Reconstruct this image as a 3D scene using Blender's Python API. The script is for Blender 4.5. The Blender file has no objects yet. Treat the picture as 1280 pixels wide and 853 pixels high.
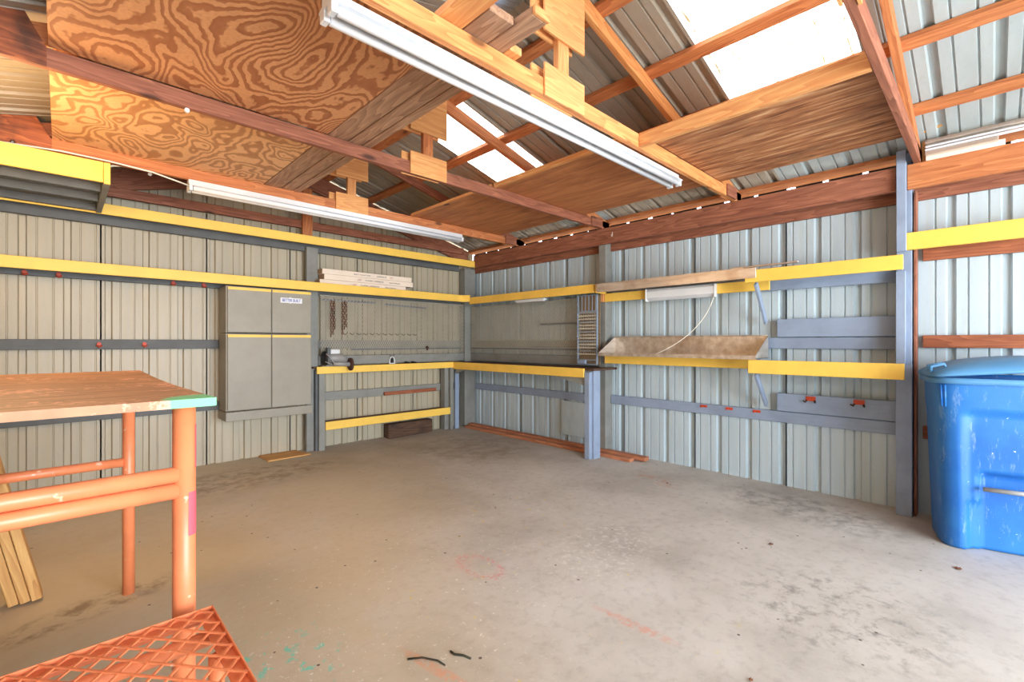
import bpy, bmesh, math, random
from mathutils import Vector, Matrix, Quaternion
random.seed(7)
S = bpy.context.scene
COL = S.collection
PI = math.pi

# ---------------------------------------------------------------- camera, sky, lights, exposure
cd = bpy.data.cameras.new('camera'); cam = bpy.data.objects.new('camera', cd); COL.objects.link(cam)
cam.location = (0, 0, 1.25)
cam.rotation_euler = (PI/2, 0, math.radians(45.8725-90))
cd.sensor_width = 36; cd.lens = 582/1280*36; cd.shift_y = 1.5/1280; cd.clip_start = 0.02
S.camera = cam

W = bpy.data.worlds.new('sky'); S.world = W; W.use_nodes = True
nt = W.node_tree; nt.nodes.clear()
wo = nt.nodes.new('ShaderNodeOutputWorld'); bg = nt.nodes.new('ShaderNodeBackground'); sk = nt.nodes.new('ShaderNodeTexSky')
sk.sky_type = 'NISHITA'; sk.sun_disc = False; sk.sun_elevation = math.radians(58); sk.sun_rotation = math.radians(60)
sk.air_density = 1.0; sk.dust_density = 3.0; sk.ozone_density = 1.0
bg.inputs['Strength'].default_value = 0.42
nt.links.new(sk.outputs[0], bg.inputs[0]); nt.links.new(bg.outputs[0], wo.inputs[0])

def lamp(name, kind, loc, energy, color, rot=None, **kw):
    l = bpy.data.lights.new(name, kind); o = bpy.data.objects.new(name, l); COL.objects.link(o)
    o.location = loc; l.energy = energy; l.color = color
    if rot: o.rotation_euler = rot
    for k, v in kw.items(): setattr(l, k, v)
    return o
sun = lamp('sun', 'SUN', (0, 0, 8), 13.0, (1.0, 0.95, 0.86), angle=math.radians(0.6))
sun.rotation_euler = Vector((0.62, 0.36, 1.25)).to_track_quat('Z', 'Y').to_euler()
# daylight through the open front of the shed (fills the whole open doorway)
day = lamp('open_front_daylight', 'AREA', (1.4, -3.62, 1.35), 300, (0.85, 0.925, 1.0), rot=(math.radians(90), 0, 0), shape='RECTANGLE', size=3.8, size_y=2.3)
# warm fill added outside the view at the left; no such source is known
fill_bulb = lamp('warm_fill', 'POINT', (-0.32, 3.45, 2.15), 24, (1.0, 0.66, 0.34), shadow_soft_size=0.2)

S.view_settings.view_transform = 'Standard'; S.view_settings.look = 'None'
S.view_settings.gamma = 1.0; S.view_settings.use_curve_mapping = False
S.view_settings.exposure = 0.9
S.cycles.use_denoising = True
S.cycles.max_bounces = 10; S.cycles.diffuse_bounces = 6; S.cycles.transmission_bounces = 6
S.cycles.sample_clamp_indirect = 6.0

# ---------------------------------------------------------------- materials
class G:
    def __init__(s, name):
        s.m = bpy.data.materials.new(name); s.m.use_nodes = True
        s.t = s.m.node_tree; s.t.nodes.clear()
        s.out = s.t.nodes.new('ShaderNodeOutputMaterial')
        s.b = s.t.nodes.new('ShaderNodeBsdfPrincipled'); s.t.links.new(s.b.outputs[0], s.out.inputs[0])
    def n(s, kind, **kw):
        o = s.t.nodes.new('ShaderNode'+kind)
        for k, v in kw.items():
            if hasattr(o, k) and not k.startswith('i_'): setattr(o, k, v)
            else:
                key = k[2:] if k.startswith('i_') else k
                o.inputs[int(key) if key.isdigit() else key].default_value = v
        return o
    def l(s, a, b): s.t.links.new(a, b)
    def co(s, kind='Object', scale=(1, 1, 1), rnd=False, loc=(0, 0, 0)):
        tc = s.n('TexCoord'); mp = s.n('Mapping'); mp.inputs['Scale'].default_value = scale; mp.inputs['Location'].default_value = loc
        if rnd:
            oi = s.n('ObjectInfo'); vm = s.n('VectorMath', operation='SCALE'); vm.inputs[0].default_value = (37, 19, 53)
            s.l(oi.outputs['Random'], vm.inputs['Scale']); ad = s.n('VectorMath', operation='ADD')
            s.l(tc.outputs[kind], ad.inputs[0]); s.l(vm.outputs[0], ad.inputs[1]); s.l(ad.outputs[0], mp.inputs[0])
        else: s.l(tc.outputs[kind], mp.inputs[0])
        return mp.outputs[0]
    def noise(s, co, scale, detail=4, rough=.55, dist=0):
        n = s.n('TexNoise'); n.inputs['Scale'].default_value = scale; n.inputs['Detail'].default_value = detail
        n.inputs['Roughness'].default_value = rough; n.inputs['Distortion'].default_value = dist
        s.l(co, n.inputs['Vector']); return n.outputs['Fac']
    def ramp(s, f, stops, interp='LINEAR'):
        r = s.n('ValToRGB'); r.color_ramp.interpolation = interp; e = r.color_ramp.elements
        while len(e) < len(stops): e.new(.5)
        for i, (p, c) in enumerate(stops):
            e[i].position = p; e[i].color = (*c, 1) if len(c) == 3 else c
        s.l(f, r.inputs[0]); return r.outputs[0]
    def mask(s, f, a, b):
        if a > b: return s.ramp(f, [(b, (1, 1, 1)), (a, (0, 0, 0))])
        return s.ramp(f, [(a, (0, 0, 0)), (b, (1, 1, 1))])
    def mix(s, f, a, b, mode='MIX'):
        m = s.n('MixRGB', blend_type=mode)
        for i, v in ((0, f), (1, a), (2, b)):
            if isinstance(v, (int, float)): m.inputs[i].default_value = v
            elif isinstance(v, (tuple, list)): m.inputs[i].default_value = (*v, 1)
            else: s.l(v, m.inputs[i])
        return m.outputs[0]
    def math(s, op, a, b=0):
        m = s.n('Math', operation=op)
        for i, v in ((0, a), (1, b)):
            if isinstance(v, (int, float)): m.inputs[i].default_value = v
            else: s.l(v, m.inputs[i])
        return m.outputs[0]
    def bump(s, f, strength=.3, dist=.005):
        b = s.n('Bump'); b.inputs['Strength'].default_value = strength; b.inputs['Distance'].default_value = dist
        s.l(f, b.inputs['Height']); s.l(b.outputs[0], s.b.inputs['Normal'])
    def fin(s, col, rough=.6, metal=0, spec=None):
        if isinstance(col, tuple): s.b.inputs['Base Color'].default_value = (*col, 1)
        else: s.l(col, s.b.inputs['Base Color'])
        if isinstance(rough, (int, float)): s.b.inputs['Roughness'].default_value = rough
        else: s.l(rough, s.b.inputs['Roughness'])
        s.b.inputs['Metallic'].default_value = metal
        if spec is not None: s.b.inputs['Specular IOR Level'].default_value = spec
        return s.m

def hexc(r, g, b):
    f = lambda c: (c/255/12.92) if c/255 <= .04045 else ((c/255+.055)/1.055)**2.4
    return (f(r), f(g), f(b))

def wood(name, light, dark, knots=True, stain=0.0, rough=.7):
    g = G(name); co = g.co('Object', (1.1, 16, 16), True)
    a0 = g.noise(co, 2.6, 6, .68, .8); w1 = g.noise(g.co('Object', (.7, 7, 7), True), 1.6, 2, .4)
    a = g.math('ADD', g.math('MULTIPLY', a0, .72), g.math('MULTIPLY', g.math('FRACT', g.math('MULTIPLY', w1, 9)), .24))
    co2 = g.co('Object', (1.5, 5, 5), True); b = g.noise(co2, 1.6, 3, .5)
    c1 = g.ramp(a, [(.3, dark), (.52, tuple((x+y)/2 for x, y in zip(light, dark))), (.7, light)])
    c2 = g.mix(g.math('MULTIPLY', g.mask(b, .52, .75), .55), c1, dark)
    if knots:
        v = g.n('TexVoronoi'); v.inputs['Scale'].default_value = 1.0
        g.l(g.co('Object', (2.6, 7, 7), True), v.inputs['Vector'])
        c2 = g.mix(g.math('MULTIPLY', g.mask(v.outputs['Distance'], .17, .08), .85), c2, tuple(x*.25 for x in dark))
    if stain:
        s_ = g.noise(g.co('Object', (3, 3, 3), True), 1.3, 4); c2 = g.mix(g.math('MULTIPLY', g.mask(s_, .5, .7), stain), c2, (.02, .012, .008))
    g.bump(a, .25, .003)
    return g.fin(c2, rough)

def paint(name, c, var=.12, rough=.5, grime=.25, chips=None):
    g = G(name)
    n1 = g.noise(g.co('Object', (1, 1, 1), True), 5, 5, .6)
    d = tuple(x*(1-var*2.2) for x in c)
    col = g.ramp(n1, [(.3, d), (.6, c)])
    n2 = g.noise(g.co('Object', (1, 9, 9), True), 6, 4, .6)
    col = g.mix(g.math('MULTIPLY', g.mask(n2, .55, .8), grime), col, tuple(x*.45 for x in c))
    if chips:
        n3 = g.noise(g.co('Object', (1, 1, 1), True), 24, 3, .5)
        col = g.mix(g.mask(n3, .70, .74), col, chips)
    g.bump(n2, .15, .002)
    return g.fin(col, rough)

def sheet(name, c, dirt, warm):
    g = G(name); n1 = g.noise(g.co('Generated', (3, 3, 1.2)), 2.2, 5, .6)
    col = g.ramp(n1, [(.3, tuple(x*.86 for x in c)), (.65, c)])
    n2 = g.noise(g.co('Generated', (9, 9, .8)), 3.5, 3, .5)
    col = g.mix(g.math('MULTIPLY', g.mask(n2, .50, .72), .35), col, warm)
    n3 = g.noise(g.co('Generated', (30, 30, 30)), 2.0, 4, .7)
    col = g.mix(g.math('MULTIPLY', g.mask(n3, .62, .78), .5), col, dirt)
    return g.fin(col, .42, 0.0)

M = {}
M['raw'] = wood('raw lumber', hexc(214, 142, 88), hexc(168, 96, 54))
M['rawlt'] = wood('fresh lumber', hexc(232, 180, 116), hexc(204, 132, 76))
M['rawdk'] = wood('red brown lumber', hexc(172, 110, 82), hexc(122, 70, 50))
M['honey_lit'] = wood('honey lumber', hexc(230, 166, 100), hexc(192, 118, 62))  # lumber with the orange light near the skylights put into its colour
M['stained'] = wood('stained gusset', hexc(196, 112, 66), hexc(120, 58, 34), True, .75)
M['plank'] = wood('weathered plank', hexc(196, 156, 124), hexc(140, 104, 80), False)
M['gusset'] = wood('plywood gusset', hexc(232, 176, 112), hexc(206, 138, 80), False)
M['floorlumber'] = wood('old salmon lumber', hexc(206, 140, 100), hexc(160, 96, 66), False)
M['timber'] = wood('dark timber', hexc(112, 78, 54), hexc(58, 40, 30), False, .5)
M['pale'] = wood('pale stud wood', hexc(226, 178, 110), hexc(188, 132, 72), False)
M['redwood'] = wood('reddish stick', hexc(180, 108, 70), hexc(128, 68, 42), False)
M['grey'] = paint('grey paint', hexc(138, 138, 132), .10, .55, .3)
M['greydk'] = paint('dark grey paint', hexc(96, 99, 100), .10, .6, .3)
M['cab'] = paint('cabinet grey paint', hexc(148, 143, 129), .05, .45, .1)
M['yellow'] = paint('yellow paint', hexc(249, 204, 90), .05, .5, .10)
M['grey_cool'] = paint('cool lit grey paint', hexc(146, 161, 184), .08, .5, .22)  # the grey paint with cool daylight's blue put into its colour
M['white'] = paint('white enamel', hexc(222, 225, 228), .03, .3, .03)
M['whitelens'] = paint('white tube glass', hexc(228, 232, 238), .01, .2, .0)
M['orange'] = paint('orange pipe paint', hexc(240, 140, 92), .10, .38, .15, hexc(232, 190, 160))
M['red'] = paint('red hook paint', hexc(204, 72, 40), .1, .5, .4)
M['black'] = paint('black plastic', (.012, .012, .013), .1, .5, .0)
M['steel'] = paint('grey cast metal', hexc(150, 150, 148), .12, .4, .3)
M['rust'] = paint('rusted iron', hexc(120, 76, 52), .3, .8, .6)
M['rustdk'] = paint('dark rusted iron', hexc(74, 46, 36), .25, .8, .6)
M['tanmesh'] = paint('galvanised mesh', hexc(186, 178, 160), .1, .45, .1)
M['combs'] = paint('dull metal comb', hexc(98, 96, 88), .1, .5, .2)
M['organizer'] = paint('pale blue wire', hexc(142, 158, 178), .1, .4, .3)
M['box'] = paint('white carton', hexc(238, 222, 204), .04, .7, .12)
M['carton_end'] = paint('carton end', hexc(176, 150, 124), .06, .8, .2)
M['ink'] = paint('dark print', hexc(70, 60, 60), 0, .8, 0)
M['inkred'] = paint('red print', hexc(170, 60, 60), 0, .8, 0)
M['inkblue'] = paint('blue print', hexc(36, 50, 160), 0, .6, 0)
M['leaf'] = paint('dead leaf', hexc(140, 90, 60), .2, .9, .2)
M['twig'] = paint('dark twig', hexc(60, 56, 40), .2, .9, .2)
M['cord'] = paint('white cable', hexc(232, 226, 210), .02, .4, .05)
M['amber'] = paint('tan backing', hexc(150, 128, 100), .15, .7, .4)
M['sheetL'] = sheet('beige wall metal', hexc(182, 172, 150), hexc(108, 92, 70), hexc(182, 160, 118))
M['sheetR'] = sheet('pale wall metal', hexc(190, 206, 214), hexc(146, 138, 120), hexc(190, 196, 180))
M['roof'] = sheet('brownish roof metal', hexc(164, 156, 142), hexc(96, 84, 66), hexc(150, 132, 104))
M['roofpale'] = sheet('pale roof metal', hexc(176, 188, 190), hexc(120, 118, 108), hexc(170, 176, 168))

g = G('stainless tray'); n1 = g.noise(g.co('Object', (1, 6, 6)), 3, 4); n2 = g.noise(g.co('Object', (1, 1, 1)), 4, 4)
c = g.ramp(n1, [(.3, hexc(190, 176, 162)), (.7, hexc(226, 218, 208))]); c = g.mix(g.math('MULTIPLY', g.mask(n2, .52, .72), .6), c, hexc(150, 116, 84))
M['inox'] = g.fin(c, .34, .65)

g = G('bulb glass'); em = g.n('Emission'); em.inputs[0].default_value = (1, .72, .42, 1); em.inputs[1].default_value = 12; g.l(em.outputs[0], g.out.inputs[0]); M['fill_bulb'] = g.m  # glow of the added fill light, worn by no object

def skymat():
    g = G('translucent skylight sheet'); g.t.nodes.remove(g.b)
    tc = g.n('TexCoord'); sp_ = g.n('SeparateXYZ'); g.l(tc.outputs['Object'], sp_.inputs[0])
    fr = g.math('ABSOLUTE', g.math('SUBTRACT', g.math('FRACT', g.math('ADD', g.math('MULTIPLY', sp_.outputs['Y'], 1/.135), .27)), .5))
    n1 = g.noise(g.co('Object', (2.4, 30, 1)), 3, 5, .7); n2 = g.noise(g.co('Object', (1.0, 1, 1)), 9, 4)
    ln = g.math('MULTIPLY', g.mask(fr, .17, .08), g.mask(n1, .50, .58))
    c = g.mix(g.math('MULTIPLY', g.mask(n2, .6, .8), .25), (.52, .52, .51), (.42, .34, .24))
    c = g.mix(ln, c, (.10, .06, .015))
    tr = g.n('BsdfTranslucent'); df = g.n('BsdfDiffuse'); g.l(c, tr.inputs[0]); df.inputs[0].default_value = (.85, .85, .83, 1)
    mx = g.n('MixShader'); mx.inputs[0].default_value = .25; g.l(tr.outputs[0], mx.inputs[1]); g.l(df.outputs[0], mx.inputs[2])
    g.l(mx.outputs[0], g.out.inputs[0]); return g.m
M['skylight'] = skymat()

def wildply(name, light, dark, sx, sy, bands, seed):
    g = G(name); co = g.co('Object', (sx, sy, 1), False, (seed, seed*.7, 0))
    wob = g.noise(g.co('Object', (9, 3.5, 3)), 1.0, 3, .6)
    base = g.math('ADD', g.noise(co, 1.0, 2.0, .42, .35), g.math('MULTIPLY', wob, .075))
    fine = g.noise(g.co('Object', (14, 14, 14)), 1.0, 2, .5)
    f = g.math('ADD', g.math('MULTIPLY', base, bands), g.math('MULTIPLY', fine, .55))
    fr = g.math('FRACT', f)
    c = g.ramp(fr, [(0, dark), (.34, tuple(.8*x+.2*y for x, y in zip(dark, light))), (.44, light), (.86, light), (.99, dark)])
    p = g.noise(g.co('Object', (40, 40, 40)), 1.5, 3, .6); c = g.mix(g.math('MULTIPLY', g.mask(p, .35, .7), .28), c, dark)
    q = g.noise(g.co('Object', (2, 2, 2)), .8, 3, .6); c = g.mix(g.math('MULTIPLY', g.mask(q, .58, .8), .45), c, tuple(x*.5 for x in dark))
    return g.fin(c, .62)
M['ply_wild'] = wildply('flame grain plywood', hexc(214, 156, 108), hexc(160, 98, 60), 2.3, 1.15, 25.0, 2.3)
M['ply_wild2'] = wildply('flame grain plywood two', hexc(234, 184, 134), hexc(178, 124, 82), 2.9, 1.9, 15.0, 7.1)

def streakply(name, stops, sx, sy, scale, dark, amt, bump):
    g = G(name); a = g.noise(g.co('Object', (sx, sy, 1)), scale, 6, .62, .5)
    c = g.ramp(a, stops)
    q = g.noise(g.co('Object', (2.2, 1.1, 1)), 1.6, 4, .6, .8); c = g.mix(g.math('MULTIPLY', g.mask(q, .52, .70), amt), c, dark)
    v = g.n('TexVoronoi'); v.inputs['Scale'].default_value = 1.0; g.l(g.co('Object', (2.8, 1.4, 1)), v.inputs['Vector'])
    c = g.mix(g.mask(v.outputs['Distance'], .075, .055), c, tuple(x*.5 for x in dark))
    g.bump(a, bump, .006); return g.fin(c, .68)
M['ply_mid'] = streakply('brown streaked plywood', [(.3, hexc(156, 96, 58)), (.5, hexc(184, 118, 72)), (.7, hexc(206, 138, 86))], 11, 1.0, 1.6, hexc(132, 74, 42), .55, .15)
M['ply_old'] = streakply('splintered old plywood', [(.28, hexc(92, 54, 34)), (.44, hexc(150, 94, 58)), (.56, hexc(184, 128, 84)), (.74, hexc(222, 182, 138))], 15, 1.5, 1.7, hexc(84, 50, 34), .5, .7)

def floormat():
    g = G('stained concrete'); tc = g.n('TexCoord'); P = tc.outputs['Object']
    def co(scale, loc=(0, 0, 0)):
        mp = g.n('Mapping'); mp.inputs['Scale'].default_value = scale; mp.inputs['Location'].default_value = loc; g.l(P, mp.inputs[0]); return mp.outputs[0]
    n1 = g.noise(co((1, 1, 1)), 1.1, 6, .62); n2 = g.noise(co((1, 1, 1)), 16, 5, .7); n3 = g.noise(co((1, 1, 1)), 90, 3, .6)
    c = g.ramp(n1, [(.3, hexc(168, 162, 152)), (.5, hexc(196, 191, 182)), (.7, hexc(208, 204, 197))])
    c = g.mix(g.math('MULTIPLY', g.mask(n2, .5, .75), .35), c, hexc(124, 114, 104))
    c = g.mix(g.math('MULTIPLY', g.mask(n3, .55, .75), .3), c, hexc(206, 198, 188))
    def blot(x, y, r, col, ns, a, b, amt, sx=1, sy=1, rot=0, ring=None):
        nonlocal c
        mp = g.n('Mapping'); mp.vector_type = 'TEXTURE'; mp.inputs['Location'].default_value = (x, y, 0); mp.inputs['Rotation'].default_value = (0, 0, rot); mp.inputs['Scale'].default_value = (r*sx, r*sy, 1)
        g.l(P, mp.inputs[0]); L = g.n('VectorMath', operation='LENGTH'); g.l(mp.outputs[0], L.inputs[0])
        d = L.outputs['Value']
        m = g.mask(d, 1.0, .6) if ring is None else g.ramp(d, [(ring-.22, (0, 0, 0)), (ring, (1, 1, 1)), (min(.999, ring+.2), (0, 0, 0))])
        nn = g.noise(co((1, 1, 1), (x*3, y*5, 1)), ns, 5, .7)
        m = g.math('MULTIPLY', m, g.math('MULTIPLY', g.mask(nn, a, b), amt)); c = g.mix(m, c, col)
    # stains and old paint, plus tan blots carrying the warm light at left
    blot(1.68, 1.99, .20, hexc(218, 128, 132), 46, .47, .56, .75, .7, 1.2, ring=.62)
    blot(1.62, 2.10, .12, hexc(216, 150, 140), 60, .5, .62, .5)
    blot(1.82, 1.10, .24, hexc(212, 150, 128), 30, .42, .58, .65, 1, .16, -1.52)
    blot(1.03, 1.48, .24, hexc(214, 136, 112), 30, .40, .54, .75, 1, .13, -1.40)
    blot(2.35, 1.65, .60, hexc(222, 218, 212), 26, .52, .60, .6, 1, .55, .2)
    blot(.6, 4.0, 2.4, hexc(200, 178, 134), 1.3, .2, .5, .5)  # warm light cast on the far left floor, painted in along with some dirt
    blot(-.2, 2.2, 2.0, hexc(204, 182, 138), 1.5, .2, .5, .5)  # same warm cast painted nearer the table, over a little dirt
    blot(3.2, 5.0, 1.8, hexc(140, 122, 98), 1.5, .2, .6, .45)
    blot(3.1, 1.45, .45, hexc(212, 208, 202), 24, .55, .66, .45)
    blot(.62, 1.92, .30, hexc(120, 205, 180), 16, .575, .595, .85)
    blot(.60, 1.80, .34, hexc(226, 224, 214), 36, .61, .64, .8)
    blot(.2, 2.55, .42, hexc(206, 194, 168), 8, .35, .6, .55, 1.1, .7, .5)
    blot(.10, 2.95, .45, hexc(110, 84, 56), 10, .45, .62, .6, 1, .3, .3)
    blot(1.45, 2.7, .25, hexc(218, 170, 90), 26, .60, .66, .6)
    blot(2.3, 2.5, .9, hexc(222, 190, 70), 14, .64, .66, .8)
    blot(1.6, 1.5, 1.0, hexc(218, 204, 90), 12, .655, .67, .75)
    blot(2.9, 2.9, 1.2, hexc(228, 224, 218), 30, .62, .65, .7)
    blot(1.3, 2.1, 1.1, hexc(230, 224, 214), 34, .62, .65, .75)
    blot(4.0, 1.0, .75, hexc(112, 104, 98), 9, .42, .62, .6, 1, .5, 1.4)
    blot(3.5, 4.3, .9, hexc(126, 108, 86), 6, .4, .62, .5)
    blot(1.2, 4.8, .9, hexc(112, 84, 56), 7, .42, .62, .55, 1.2, .5)
    blot(3.9, 2.15, .35, hexc(186, 140, 108), 12, .46, .6, .6, 1, .4, 1.2)
    blot(2.6, .5, .5, hexc(96, 92, 88), 12, .5, .66, .55)
    blot(2.7, 4.2, .5, hexc(206, 160, 130), 26, .56, .64, .5)
    v = g.n('TexVoronoi'); v.inputs['Scale'].default_value = 7; g.l(P, v.inputs['Vector'])
    c = g.mix(g.mask(v.outputs['Distance'], .055, .045), c, hexc(96, 84, 76))
    g.bump(n2, .12, .004)
    return g.fin(c, g.ramp(n1, [(.3, (.5, .5, .5)), (.7, (.68, .68, .68))]), 0, .35)
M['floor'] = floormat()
g = G('sandy ground'); M['ground'] = g.fin(g.ramp(g.noise(g.co('Object', (1, 1, 1)), 2, 5), [(.3, hexc(170, 160, 140)), (.7, hexc(206, 198, 180))]), .9)

def tabletop_mat():
    g = G('worn salmon plywood'); tc = g.n('TexCoord')
    a = g.noise(g.co('Object', (1.2, 9, 1)), 3, 5, .6); b = g.noise(g.co('Object', (1, 1, 1)), 30, 4, .7); d = g.noise(g.co('Object', (1, 1, 1)), 3, 4)
    c = g.ramp(a, [(.3, hexc(136, 98, 72)), (.65, hexc(196, 146, 108))])
    c = g.mix(g.mask(g.math('MULTIPLY', b, d), .30, .34), c, hexc(232, 170, 140))
    c = g.mix(g.mask(b, .70, .73), c, hexc(236, 226, 210))
    mp = g.n('Mapping'); mp.vector_type = 'TEXTURE'; mp.inputs['Location'].default_value = (.45, -.82, 0); mp.inputs['Scale'].default_value = (.15, .13, 1)
    g.l(tc.outputs['Object'], mp.inputs[0]); L = g.n('VectorMath', operation='LENGTH'); g.l(mp.outputs[0], L.inputs[0])
    m = g.math('ADD', L.outputs['Value'], g.math('MULTIPLY', g.math('SUBTRACT', a, .5), .8))
    c = g.mix(g.mask(m, 1.0, .9), c, hexc(120, 204, 150)); g.bump(b, .2, .003)
    return g.fin(c, .6)
M['tabletop'] = tabletop_mat()

def binmat():
    g = G('blue plastic'); n = g.noise(g.co('Object', (1, 1, 1)), 2.2, 5, .6); s = g.noise(g.co('Object', (6, 6, 1.2)), 5, 5, .75)
    c = g.ramp(n, [(.35, hexc(22, 98, 180)), (.7, hexc(50, 126, 194))]); c = g.mix(g.math('MULTIPLY', g.mask(s, .56, .72), .45), c, hexc(170, 196, 222))
    t = g.noise(g.co('Object', (1, 1, 1)), 40, 3, .6); c = g.mix(g.mask(t, .72, .75), c, hexc(214, 226, 236))
    return g.fin(c, .42)
M['bin'] = binmat()
M['binlid'] = paint('faded blue plastic', hexc(84, 142, 188), .06, .45, .1)

# ---------------------------------------------------------------- geometry helpers
def local(o):
    q = o.rotation_quaternion if o.rotation_mode == 'QUATERNION' else o.rotation_euler.to_quaternion()
    return Matrix.Translation(o.location) @ q.to_matrix().to_4x4()
def put(o, parent=None, kind=None, label=None, cat=None, group=None):
    if parent is not None:
        o.parent = parent
        w = Matrix.Identity(4); q = parent
        while q is not None: w = local(q) @ w; q = q.parent
        m = w.inverted() @ local(o); o.rotation_mode = 'QUATERNION'
        o.location = m.to_translation(); o.rotation_quaternion = m.to_quaternion()
    if kind: o['kind'] = kind
    if label: o['label'] = label
    if cat: o['category'] = cat
    if group: o['group'] = group
    return o
def thing(name, label, cat, loc=(0, 0, 0), group=None, kind=None):
    o = bpy.data.objects.new(name, None); COL.objects.link(o); o.location = loc; o.empty_display_size = .05
    return put(o, None, kind, label, cat, group)
def mk(name, bm, mat, parent=None, loc=(0, 0, 0), rot=None, smooth=False, **kw):
    me = bpy.data.meshes.new(name); bmesh.ops.recalc_face_normals(bm, faces=bm.faces[:]); bm.to_mesh(me); bm.free()
    me.materials.append(M[mat] if isinstance(mat, str) else mat)
    if smooth:
        for p in me.polygons: p.use_smooth = True
    o = bpy.data.objects.new(name, me); COL.objects.link(o); o.location = loc
    if rot is not None: o.rotation_mode = 'QUATERNION'; o.rotation_quaternion = rot
    return put(o, parent, **kw)
def cube(bm, x0, x1, y0, y1, z0, z1, bev=0):
    r = bmesh.ops.create_cube(bm, size=1)['verts']
    for v in r: v.co = Vector(((x0+x1)/2+v.co.x*(x1-x0), (y0+y1)/2+v.co.y*(y1-y0), (z0+z1)/2+v.co.z*(z1-z0)))
    if bev:
        es = list({e for v in r for e in v.link_edges}); bmesh.ops.bevel(bm, geom=es, offset=bev, segments=1, affect='EDGES')
def box(name, x0, x1, y0, y1, z0, z1, mat, parent=None, bev=.003, **kw):
    """box whose local X runs along its longest side, so grain follows the piece"""
    d = (x1-x0, y1-y0, z1-z0); k = max(range(3), key=lambda i: d[i])
    c = Vector(((x0+x1)/2, (y0+y1)/2, (z0+z1)/2)); bm = bmesh.new()
    if k == 0: L, w, h = d; q = None
    elif k == 1: L, w, h = d[1], d[0], d[2]; q = Quaternion((0, 0, 1), PI/2)
    else: L, w, h = d[2], d[1], d[0]; q = Quaternion((0, 1, 0), -PI/2)
    cube(bm, -L/2, L/2, -w/2, w/2, -h/2, h/2, min(bev, min(d)*.3))
    return mk(name, bm, mat, parent, c, q, **kw)
def board(name, p0, p1, w, h, mat, parent=None, up=(0, 0, 1), bev=.003, **kw):
    p0 = Vector(p0); p1 = Vector(p1); X = (p1-p0); L = X.length; X.normalize()
    Y = Vector(up).cross(X).normalized(); Z = X.cross(Y)
    q = Matrix((X, Y, Z)).transposed().to_quaternion(); bm = bmesh.new()
    cube(bm, -L/2, L/2, -w/2, w/2, -h/2, h/2, bev)
    return mk(name, bm, mat, parent, (p0+p1)/2, q, **kw)
def tube_bm(bm, pts, r, n=10, cap=True):
    pts = [Vector(p) for p in pts]; rings = []
    prevN = None
    for i, p in enumerate(pts):
        t = (pts[min(i+1, len(pts)-1)]-pts[max(i-1, 0)]).normalized()
        if prevN is None: a = Vector((0, 0, 1)) if abs(t.z) < .9 else Vector((1, 0, 0)); N = t.cross(a).normalized()
        else: N = (prevN-t*prevN.dot(t)).normalized()
        prevN = N; B = t.cross(N); rr = r[i] if isinstance(r, (list, tuple)) else r
        rings.append([bm.verts.new(p+(N*math.cos(2*PI*k/n)+B*math.sin(2*PI*k/n))*rr) for k in range(n)])
    for a, b in zip(rings, rings[1:]):
        for k in range(n): bm.faces.new((a[k], a[(k+1) % n], b[(k+1) % n], b[k]))
    if cap: bm.faces.new(rings[0][::-1]); bm.faces.new(rings[-1])
def tube(name, pts, r, mat, parent=None, n=12, **kw):
    bm = bmesh.new(); c = Vector(pts[0]); tube_bm(bm, [Vector(p)-c for p in pts], r, n)
    o = mk(name, bm, mat, parent, c, None, True, **kw)
    return o
def poly(name, pts, d, mat, parent=None, **kw):
    """flat polygon (list of 3D points) given thickness vector d"""
    d = Vector(d); pts = [Vector(p) for p in pts]; c = sum(pts, Vector())/len(pts); bm = bmesh.new()
    a = [bm.verts.new(p-c) for p in pts]; b = [bm.verts.new(p-c+d) for p in pts]; n = len(pts)
    bm.faces.new(a); bm.faces.new(b[::-1])
    for i in range(n): bm.faces.new((a[i], b[i], b[(i+1) % n], a[(i+1) % n]))
    return mk(name, bm, mat, parent, c, **kw)
def text_mesh(name, s, size, mat, parent, loc, rotm, shear=0, sx=1.0, extrude=.0006, bold=0):
    cu = bpy.data.curves.new(name, 'FONT'); cu.body = s; cu.size = size; cu.extrude = extrude; cu.align_x = 'CENTER'; cu.align_y = 'CENTER'; cu.shear = shear; cu.offset = bold
    to = bpy.data.objects.new(name+'_tmp', cu); COL.objects.link(to)
    dg = bpy.context.evaluated_depsgraph_get(); me = bpy.data.meshes.new_from_object(to.evaluated_get(dg))
    bpy.data.objects.remove(to); bpy.data.curves.remove(cu)
    for v in me.vertices: v.co.x *= sx
    me.materials.clear(); me.materials.append(M[mat]); o = bpy.data.objects.new(name, me); COL.objects.link(o); o.location = loc
    o.rotation_mode = 'QUATERNION'; o.rotation_quaternion = rotm.to_quaternion()
    return put(o, parent)

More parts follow.
